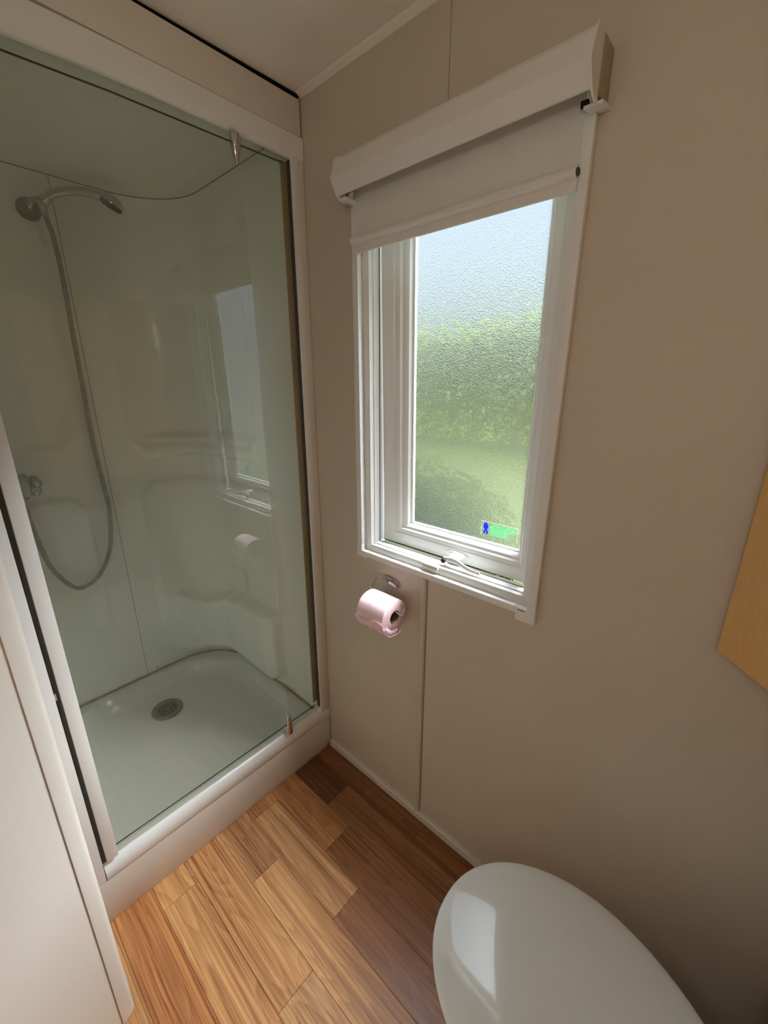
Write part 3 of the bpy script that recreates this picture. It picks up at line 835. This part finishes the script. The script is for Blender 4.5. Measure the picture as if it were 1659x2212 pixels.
# ------------------------------------------------------------------ shower fittings
sh = empty('hand_shower', (0, 0, 0), 'chrome hand shower resting in its wall bracket behind the glass', 'shower head')
lathe('rosette', [(0, 0), (0.031, 0), (0.031, 0.004), (0.028, 0.009), (0.018, 0.013), (0.010, 0.016), (0, 0.016)], (XB + 0.0008, -0.450, 1.868), (1, 0, 0), M['steel'], sh, seg=32)
lathe('rosette_screw', [(0, 0), (0.0055, 0), (0.0055, 0.003), (0, 0.003)], (XB + 0.0155, -0.447, 1.866), (1, 0, 0), M['chrome'], sh, seg=16)
tube('bracket_arm', smooth_path([(XB + 0.012, -0.449, 1.876), (-0.742, -0.441, 1.886), (-0.726, -0.430, 1.888), (-0.716, -0.421, 1.888)], 5), lambda t: 0.011 - 0.002 * t, M['dull_chrome'], sh, seg=14)
lathe('holder_clip', [(0.011, 0), (0.014, 0.001), (0.0145, 0.010), (0.014, 0.020), (0.012, 0.022)], (-0.713, -0.424, 1.879), (0.18, 0.50, 0.60), M['dull_chrome'], sh, seg=20)
hp = smooth_path([(-0.714, -0.421, 1.880), (-0.712, -0.412, 1.892), (-0.708, -0.392, 1.908), (-0.702, -0.362, 1.922), (-0.694, -0.330, 1.930), (-0.688, -0.300, 1.931), (-0.684, -0.276, 1.929), (-0.680, -0.256, 1.924)], 6)
tube('shower_handle', hp, lambda t: 0.0130 - 0.0015 * math.sin(t * 4), M['dull_chrome'], sh, seg=20)
HN = Vector((-0.28, -0.42, -0.86)).normalized(); HC = Vector((-0.678, -0.248, 1.912))
lathe('head_shell', [(0.034, 0.0), (0.0345, -0.004), (0.033, -0.011), (0.028, -0.018), (0.019, -0.0235), (0.008, -0.026), (0, -0.0265)], HC, HN, M['dull_chrome'], sh, seg=32, sx=1.0, sy=0.9)
lathe('spray_face', [(0, -0.001), (0.0335, -0.001), (0.0335, 0.006), (0.031, 0.0085), (0.0, 0.009)], HC, HN, M['rubber'], sh, seg=32, sx=1.0, sy=0.9)
bm = bmesh.new()
for k in range(24):
    a = k * 2.4; r = 0.0054 * math.sqrt(k)
    ax = HN.copy(); u = Vector((1, 0, 0)) - ax * ax.x; u.normalize(); w_ = ax.cross(u)
    add_lathe(bm, [(0, 0), (0.0015, 0), (0.001, 0.003), (0, 0.003)], HC + ax * 0.0085 + u * r * math.cos(a) + w_ * r * math.sin(a), ax, 6)
nz2 = bm_obj('spray_nozzles', bm, M['dark'], sh); nz2['kind'] = 'stuff'
rebase(sh, (XB, -0.45, 1.86))

hs = empty('shower_hose', (0, 0, 0), 'flexible metal shower hose hanging in a loop from head to mixer', 'hose')
hpath = smooth_path([(-0.712, -0.4265, 1.870), (-0.711, -0.424, 1.846), (-0.71, -0.414, 1.781), (-0.712, -0.412, 1.654), (-0.722, -0.414, 1.49), (-0.735, -0.413, 1.36), (-0.742, -0.415, 1.158), (-0.742, -0.410, 1.007), (-0.74, -0.409, 0.905), (-0.738, -0.431, 0.765), (-0.73, -0.484, 0.672), (-0.72, -0.545, 0.645), (-0.712, -0.584, 0.676), (-0.707, -0.621, 0.756), (-0.703, -0.638, 0.871), (-0.70, -0.645, 0.96), (-0.70, -0.648, 0.998)], 10)
hose = tube('hose_core', hpath, 0.0072, M['steel'], hs, seg=12)
# spiral ribs: rings along the hose
acc = 0; rings = []
for a, b in zip(hpath[:-1], hpath[1:]):
    seg_l = (b - a).length; t = -acc
    while t + 0.0048 <= seg_l:
        t += 0.0048; rings.append((a.lerp(b, t / seg_l), (b - a).normalized()))
    acc = seg_l - t
bm = bmesh.new()
for p, d in rings:
    add_lathe(bm, [(0.0070, -0.0016), (0.0083, -0.0008), (0.0083, 0.0008), (0.0070, 0.0016)], p, d, 10)
rb_ = bm_obj('hose_ribs', bm, M['dull_chrome'], hs, smooth=True, angle=80); rb_['kind'] = 'stuff'
lathe('hose_cone', [(0.0, 0), (0.0095, 0), (0.0100, 0.012), (0.0105, 0.014), (0.0115, 0.034), (0.0115, 0.036), (0, 0.036)], (-0.7110, -0.4240, 1.844), (0.0, -0.12, 1), M['dull_chrome'], hs, seg=20)
lathe('hose_nut', [(0.0, 0), (0.008, 0), (0.009, 0.004), (0.0105, 0.014), (0.0105, 0.020), (0, 0.020)], (-0.70, -0.6475, 0.984), (0, 0, 1), M['dull_chrome'], hs, seg=8, angle=20)
rebase(hs, (-0.72, -0.52, 0.645))

mxr = empty('shower_mixer', (0, 0, 0), 'chrome wall mixer tap with winged knob at the lower end of the hose', 'mixer tap')
tube('valve_body', smooth_path([(-0.705, -0.735, 1.052), (-0.703, -0.70, 1.050), (-0.70, -0.66, 1.048), (-0.70, -0.637, 1.047), (-0.70, -0.622, 1.046)], 5), lambda t: 0.039 + 0.004 * math.sin(t * 9) - 0.014 * sm(0.85, 1, t), M['dull_chrome'], mxr, seg=24)
lathe('outlet', [(0, 0), (0.026, 0), (0.024, 0.014), (0.016, 0.030), (0.0130, 0.036), (0, 0.036)], (-0.70, -0.6475, 1.036), (0, 0, -1), M['dull_chrome'], mxr, seg=24)
bm = bmesh.new()
add_lathe(bm, [(0, -0.004), (0.024, -0.004), (0.026, 0.004), (0.021, 0.016), (0.0, 0.021)], (-0.70, -0.622, 1.048), (0.05, 1, -0.05), 24)
for k in range(3):
    a = 2 * PI * k / 3 + 0.4
    p0 = Vector((-0.70, -0.612, 1.047)); p1 = p0 + Vector((0.030 * math.cos(a), 0.006, 0.030 * math.sin(a)))
    add_tube(bm, [p0, p0.lerp(p1, 0.5), p1, p1 + (p1 - p0) * 0.15], lambda t: 0.0150 - 0.005 * sm(0.6, 1, t), 12)
bm_obj('knob', bm, M['dull_chrome'], mxr, smooth=True, angle=50)
for yy in (-0.70,):
    lathe('wall_flange', [(0, 0), (0.032, 0), (0.032, 0.004), (0.020, 0.012), (0.016, 0.05), (0, 0.05)], (XB + 0.012, yy, 1.05), (1, 0, 0), M['dull_chrome'], mxr, seg=28)
lathe('index_dot', [(0, 0), (0.005, 0), (0.005, 0.001), (0, 0.001)], (-0.6600, -0.668, 1.058), (0.96, 0, 0.25), M['dark'], mxr, seg=12)
rebase(mxr, (XB, -0.70, 1.05))

# ------------------------------------------------------------------ toilet roll and holder
hl = empty('roll_holder', (0, 0, 0), 'chrome wire toilet roll holder with leaf-shaped wall plate under the window', 'roll holder')
HX, HZ = 0.312, 0.8155
bm = bmesh.new()
# leaf plate: elongated faceted lozenge, blunt at the right end
top_ = [(-0.031, 0.000), (-0.026, 0.0062), (-0.016, 0.0098), (0.0, 0.0108), (0.016, 0.0098), (0.027, 0.0068), (0.0315, 0.0052)]
lo = [(0.0325, -0.0065), (0.026, -0.0092), (0.014, -0.0100), (0.0, -0.0098), (-0.014, -0.0085), (-0.025, -0.005)]
ol = top_ + lo
base_r = [bm.verts.new((HX + x, -0.0006, HZ + z - x * 0.10)) for x, z in ol]
mid_r = [bm.verts.new((HX + x * 0.97, -0.008, HZ + z * 0.92 - x * 0.10)) for x, z in ol]
top_r = [bm.verts.new((HX + x * 0.78, -0.0145, HZ + z * 0.45 - x * 0.10)) for x, z in ol]
for a, b in ((base_r, mid_r), (mid_r, top_r)):
    for k in range(len(ol)): bm.faces.new((a[k], a[(k + 1) % len(ol)], b[(k + 1) % len(ol)], b[k]))
bm.faces.new(top_r); bm.faces.new(base_r[::-1])
bm_obj('wall_plate', bm, M['chrome'], hl, smooth=True, angle=30)
lathe('plate_hole', [(0, 0), (0.0028, 0), (0.0028, 0.0006), (0, 0.0006)], (HX - 0.004, -0.0148, HZ + 0.001), (0, -1, 0), M['dark'], hl, seg=12)
RX0, RX1, RY, RZ, RR0 = 0.281, 0.379, -0.066, 0.752, 0.0505
wire = smooth_path([(HX - 0.024, -0.008, HZ + 0.003), (HX - 0.036, -0.011, HZ + 0.005), (HX - 0.043, -0.020, HZ - 0.000), (RX0 - 0.014, -0.042, RZ + 0.045), (RX0 - 0.016, -0.056, RZ + 0.022), (RX0 - 0.012, -0.0625, RZ + 0.0175), (RX0 + 0.004, -0.064, RZ + 0.0165), (RX0 + 0.05, -0.064, RZ + 0.0165), (RX1 - 0.004, -0.064, RZ + 0.0165), (RX1 + 0.014, -0.064, RZ + 0.015), (RX1 + 0.022, -0.063, RZ + 0.014), (RX1 + 0.026, -0.061, RZ + 0.020), (RX1 + 0.028, -0.058, RZ + 0.034)], 6)
tube('wire_arm', wire, 0.0019, M['chrome'], hl, seg=10)
rebase(hl, (HX, 0, HZ))
rl = empty('toilet_roll', (0, 0, 0), 'pink toilet roll hanging on the wire holder', 'toilet roll')
# outer paper cylinder with annular ends and a hollow core
bm = bmesh.new()
cz, cy = RZ, RY
add_lathe(bm, [(0.0195, 0), (RR0 - 0.003, 0), (RR0, 0.002), (RR0 + 0.0005, 0.03), (RR0, (RX1 - RX0) - 0.002), (RR0 - 0.003, RX1 - RX0), (0.0195, RX1 - RX0), (0.0195, 0)], (RX0, cy, cz), (1, 0, 0), 56)
for vtx in bm.verts:
    r = math.hypot(vtx.co.y - cy, vtx.co.z - cz)
    if r > 0.045:
        a = math.atan2(vtx.co.z - cz, vtx.co.y - cy)
        k = 1 + 0.012 * math.sin(3 * a + 1) + 0.006 * math.sin(7 * a + vtx.co.x * 60)
        vtx.co.y = cy + (vtx.co.y - cy) * k; vtx.co.z = cz + (vtx.co.z - cz) * k
bm_obj('paper', bm, M['tissue'], rl, smooth=True, angle=50)
bm = bmesh.new()
add_lathe(bm, [(0.0194, 0.0005), (0.0184, 0.0005), (0.0184, RX1 - RX0 - 0.0005), (0.0194, RX1 - RX0 - 0.0005), (0.0194, 0.0005)], (RX0, cy, cz), (1, 0, 0), 32)
bm_obj('card_tube', bm, M['card'], rl, smooth=True, angle=50)
# loose torn sheet wrapped round the front with a ragged upper edge and a dangling end
bm = bmesh.new()
NU, NV = 26, 30
G = []
for i in range(NU + 1):
    u = i / NU; x = RX0 - 0.001 + (RX1 - RX0 + 0.004) * u
    row = []
    a_top = math.radians(180 + 2) + 0.10 * math.sin(u * 6) + 0.03 * rnd.uniform(-1, 1)
    for j in range(NV + 1):
        vv = j / NV; a = a_top + (math.radians(298) - a_top) * vv
        r = RR0 + 0.0022 + 0.0022 * (1 - vv) * (0.6 + 0.4 * math.sin(u * 17)) + 0.0008 * math.sin(u * 21 + vv * 13)
        row.append(bm.verts.new((x + (0.004 * vv if i == NU else 0), cy + r * math.cos(a), cz + r * math.sin(a))))
    G.append(row)
for i in range(NU):
    for j in range(NV): bm.faces.new((G[i][j], G[i + 1][j], G[i + 1][j + 1], G[i][j + 1]))
sheet = bm_obj('loose_sheet', bm, M['tissue'], rl, smooth=True, angle=60)
sd = sheet.modifiers.new('thick', 'SOLIDIFY'); sd.thickness = 0.0006
sheet['label'] = 'torn loose end of the paper'
# crumpled flap at the right end
bm = bmesh.new()
G = []
for i in range(8):
    u = i / 7
    row = []
    for j in range(14):
        a = math.radians(200 + 85 * j / 13)
        r = RR0 + 0.002 - u * 0.016 + 0.0015 * math.sin(j * 1.7 + u * 5)
        row.append(bm.verts.new((RX1 + 0.0015 + 0.003 * math.sin(u * 3) + 0.0014 * math.sin(j * 2.1 + u * 4), cy + r * math.cos(a), cz + r * math.sin(a))))
    G.append(row)
for i in range(7):
    for j in range(13): bm.faces.new((G[i][j], G[i + 1][j], G[i + 1][j + 1], G[i][j + 1]))
fl = bm_obj('crumpled_flap', bm, M['tissue'], rl, smooth=True)
sd = fl.modifiers.new('thick', 'SOLIDIFY'); sd.thickness = 0.0006
rebase(rl, ((RX0 + RX1) / 2, RY, RZ))

# ------------------------------------------------------------------ toilet
to = empty('toilet', (0, 0, 0), 'white toilet with closed egg-shaped lid in front of the beige wall', 'toilet')
TCX, TCY = 0.965, -0.325
def egg(a, k=1.0, dx=0.0, cut=1.185):
    c, s = math.cos(a), math.sin(a)
    # rounded broad front towards -x, tapering towards the hinge at +x
    lx = 0.222 if c < 0 else 0.245
    x = lx * c * k
    wy = 0.180 * k * (1 - 0.10 * max(0, c) ** 1.5)
    e = 0.94
    yv = wy * (abs(s) ** e) * (1 if s >= 0 else -1)
    return Vector((min(TCX + x + dx, cut), TCY + yv, 0))
def egg_solid(name, levels, mat, parent, seg=96, cap=True):
    bm = bmesh.new(); R = []
    for k, z, dx in levels:
        R.append([bm.verts.new(egg(2 * PI * i / seg, k, dx) + Vector((0, 0, z))) for i in range(seg)])
    for a, b in zip(R[:-1], R[1:]):
        for i in range(seg): bm.faces.new((a[i], a[(i + 1) % seg], b[(i + 1) % seg], b[i]))
    bm.faces.new(R[0][::-1]); bm.faces.new(R[-1])
    bmesh.ops.remove_doubles(bm, verts=bm.verts, dist=0.0001)
    return bm_obj(name, bm, mat, parent, smooth=True, angle=70)
egg_solid('bowl', [(0.50, 0.0, 0.05), (0.50, 0.03, 0.05), (0.48, 0.12, 0.05), (0.58, 0.20, 0.035), (0.78, 0.29, 0.015), (0.90, 0.345, 0.0), (0.94, 0.365, 0.0), (0.94, 0.376, 0.0), (0.90, 0.378, 0.0)], M['ceramic'], to)
egg_solid('seat', [(0.955, 0.3795, 0.0), (0.975, 0.3815, 0.0), (0.985, 0.386, 0.0), (0.985, 0.390, 0.0), (0.975, 0.3935, 0.0), (0.955, 0.3945, 0.0)], M['ceramic'], to)
egg_solid('lid', [(0.965, 0.3965, 0.0), (0.985, 0.3970, 0.0), (0.998, 0.3990, 0.0), (1.0, 0.4020, 0.0), (0.996, 0.4045, 0.0), (0.985, 0.4070, 0.0), (0.965, 0.4088, 0.0), (0.935, 0.4102, 0.0), (0.89, 0.4115, 0.0), (0.80, 0.4132, 0.0), (0.65, 0.4150, 0.0), (0.45, 0.4165, 0.0), (0.25, 0.4173, 0.0), (0.08, 0.4176, 0.0)], M['lid'], to, cap=True)
for yy in (TCY - 0.075, TCY + 0.075):
    tube('hinge', [(1.195, yy - 0.018, 0.402), (1.195, yy + 0.018, 0.402)], 0.011, M['ceramic'], to, seg=16)
box('cistern', 1.225, 1.445, TCY - 0.185, TCY + 0.185, 0.385, 0.745, M['ceramic'], to, bevel=0.02, seg=3)
box('cistern_lid', 1.215, 1.447, TCY - 0.195, TCY + 0.195, 0.7455, 0.775, M['ceramic'], to, bevel=0.008, seg=3)
lathe('flush_button', [(0, 0), (0.022, 0), (0.021, 0.006), (0, 0.007)], (1.33, TCY, 0.775), (0, 0, 1), M['chrome'], to, seg=24)
box('pedestal', 1.05, 1.43, TCY - 0.10, TCY + 0.10, 0.0, 0.384, M['ceramic'], to, bevel=0.03, seg=3)
rebase(to, (1.1, TCY, 0.0))

# ------------------------------------------------------------------ corner cabinet
cb = empty('corner_cabinet', (0, 0, 0), 'pale birch corner cabinet with angled door fixed high over the toilet', 'cabinet')
q0, q1 = (1.040, -0.0005), (XR - 0.0005, -0.450)
prism('carcass', [q0, (q1[0], q0[1]), q1, (q1[0] - 0.012, q1[1] + 0.0), (q0[0] + 0.02, q0[1] - 0.012)], 0.9425, 1.70, 'z', M['birch'], cb)
dv = Vector((q1[0] - q0[0], q1[1] - q0[1])); dv.normalize(); nv = Vector((dv.y, -dv.x)) 
if nv.x > 0: nv = -nv
def cbp(u, v_): return (q0[0] + 0.0 + dv.x * u + nv.x * v_, q0[1] + dv.y * u + nv.y * v_)
LN = math.hypot(q1[0] - q0[0], q1[1] - q0[1])
prism('cabinet_door', [cbp(0.016, 0.001), cbp(LN - 0.02, 0.001), cbp(LN - 0.02, 0.016), cbp(0.018, 0.016)], 0.944, 1.698, 'z', M['birch'], cb)
lathe('door_knob', [(0, 0), (0.006, 0), (0.006, 0.012), (0.013, 0.018), (0.012, 0.026), (0, 0.028)], Vector(cbp(LN - 0.07, 0.016)).to_3d() + Vector((0, 0, 1.15)), (nv.x, nv.y, 0), M['chrome'], cb, seg=20)
rebase(cb, (1.3, -0.15, 0.9425))

# ------------------------------------------------------------------ added fill light: unseen globe behind the camera
lm = empty('added_fill_globe', (0, 0, 0), 'added glowing white globe, unseen behind the camera, that brightens the room', 'fill_light')
LX, LY = 1.15, -1.3
lathe('fill_globe_mount', [(0, 0), (0.05, 0), (0.05, -0.012), (0.04, -0.02), (0, -0.02)], (LX, LY, ZC - 0.0005), (0, 0, 1), M['white_paint'], lm, seg=40)
tube('stem', [(LX, LY, ZC - 0.015), (LX, LY, 1.72)], 0.006, M['white_paint'], lm)
lathe('fill_globe', [(0, 0.105)] + [(0.105 * math.sin(PI * k / 14), 0.105 * math.cos(PI * k / 14)) for k in range(1, 14)] + [(0, -0.105)], (LX, LY, 1.62), (0, 0, 1), M['fill_light'], lm, seg=32)
rebase(lm, (LX, LY, ZC))

# ------------------------------------------------------------------ outside the window
gr = box('ground', -40, 40, 0.12, 70, -0.9, -0.7, M['grass']); tag(gr, 'sunlit lawn outside the window', kind='structure')
def leaves(bm, n, place, size, rng):
    for _ in range(n):
        p, nrm = place()
        t = Vector((rng.uniform(-1, 1), rng.uniform(-1, 1), rng.uniform(-1, 1))).normalized()
        n_ = (nrm + t * 0.7).normalized(); u = n_.orthogonal().normalized(); u.rotate(Matrix.Rotation(rng.uniform(0, 6.28), 3, n_)); w_ = n_.cross(u)
        s = size * rng.uniform(0.6, 1.3)
        q = [p - u * s, p + w_ * s * 0.38 + n_ * s * 0.08, p + u * s, p - w_ * s * 0.38 + n_ * s * 0.08]
        bm.faces.new([bm.verts.new(a) for a in q])
def shrub(name, cx, cy, rx, ry, z0, z1, n, size, mat, label, cat, group=None, seed=1):
    rng = random.Random(seed)
    root = empty(name, (0, 0, 0), label, cat, group)
    bm = bmesh.new()
    cz = (z0 + z1) / 2; rz = (z1 - z0) / 2
    lumps = [(rng.uniform(-0.5, 0.5), rng.uniform(-0.5, 0.5), rng.uniform(-0.3, 0.6)) for _ in range(9)]
    def place():
        L_ = rng.choice(lumps)
        d = Vector((rng.gauss(0, 1), rng.gauss(0, 1), rng.gauss(0, 1))).normalized()
        r = 0.5 * rng.uniform(0.75, 1.0)
        q = Vector((L_[0] + d.x * r, L_[1] + d.y * r, L_[2] * 0.8 + d.z * r))
        p = Vector((cx + q.x * rx, cy + q.y * ry, cz + q.z * rz))
        return p, d
    leaves(bm, n, place, size, rng)
    fo = bm_obj('foliage', bm, mat, root); fo['kind'] = 'stuff'
    bm = bmesh.new()
    for k in range(5):
        a = rng.uniform(0, 6.28)
        add_tube(bm, [(cx, cy, z0 - 0.02), (cx + rx * 0.2 * math.cos(a), cy + ry * 0.2 * math.sin(a), cz), (cx + rx * 0.45 * math.cos(a), cy + ry * 0.45 * math.sin(a), cz + rz * 0.5)], lambda t: 0.02 * (1 - 0.6 * t), 6)
    bm_obj('stems', bm, M['bark'], root)
    rebase(root, (cx, cy, z0))
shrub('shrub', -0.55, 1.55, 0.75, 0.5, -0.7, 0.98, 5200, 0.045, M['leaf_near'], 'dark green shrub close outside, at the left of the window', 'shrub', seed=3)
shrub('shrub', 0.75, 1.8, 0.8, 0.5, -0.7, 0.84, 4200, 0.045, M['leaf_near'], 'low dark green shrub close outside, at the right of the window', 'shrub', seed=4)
rng = random.Random(31)
hg = empty('hedge', (0, 0, 0), 'long sunlit garden hedge beyond the lawn, seen blurred through the frosted glass', 'hedge')
def hedge_top(x): return 3.35 - 0.05 * (x + 16) + 0.18 * math.sin(x * 0.9) + 0.1 * math.sin(x * 2.3 + 1)
def hedge_place():
    x = rng.uniform(-21, 3); t = hedge_top(x) - 0.15 + rng.gauss(0, 0.42)
    if rng.random() < 0.3:
        return Vector((x, rng.uniform(13.0, 14.6), t + rng.uniform(-0.15, 0.12))), Vector((0, 0, 1))
    z = rng.uniform(-0.7, t)
    return Vector((x, 13.0 + rng.uniform(-0.25, 0.2), z)), Vector((0, -1, 0.2))
bm = bmesh.new(); leaves(bm, 22000, hedge_place, 0.15, rng)
fo = bm_obj('foliage', bm, M['leaf_far'], hg); fo['kind'] = 'stuff'
for k in range(13):
    x = -20.5 + k * 1.9
    tube('stem', [(x, 13.6, -0.72), (x + 0.1, 13.6, 0.6), (x - 0.2, 13.5, 1.9)], 0.07, M['bark'], hg, seg=6)
rebase(hg, (-9, 13.7, -0.7))
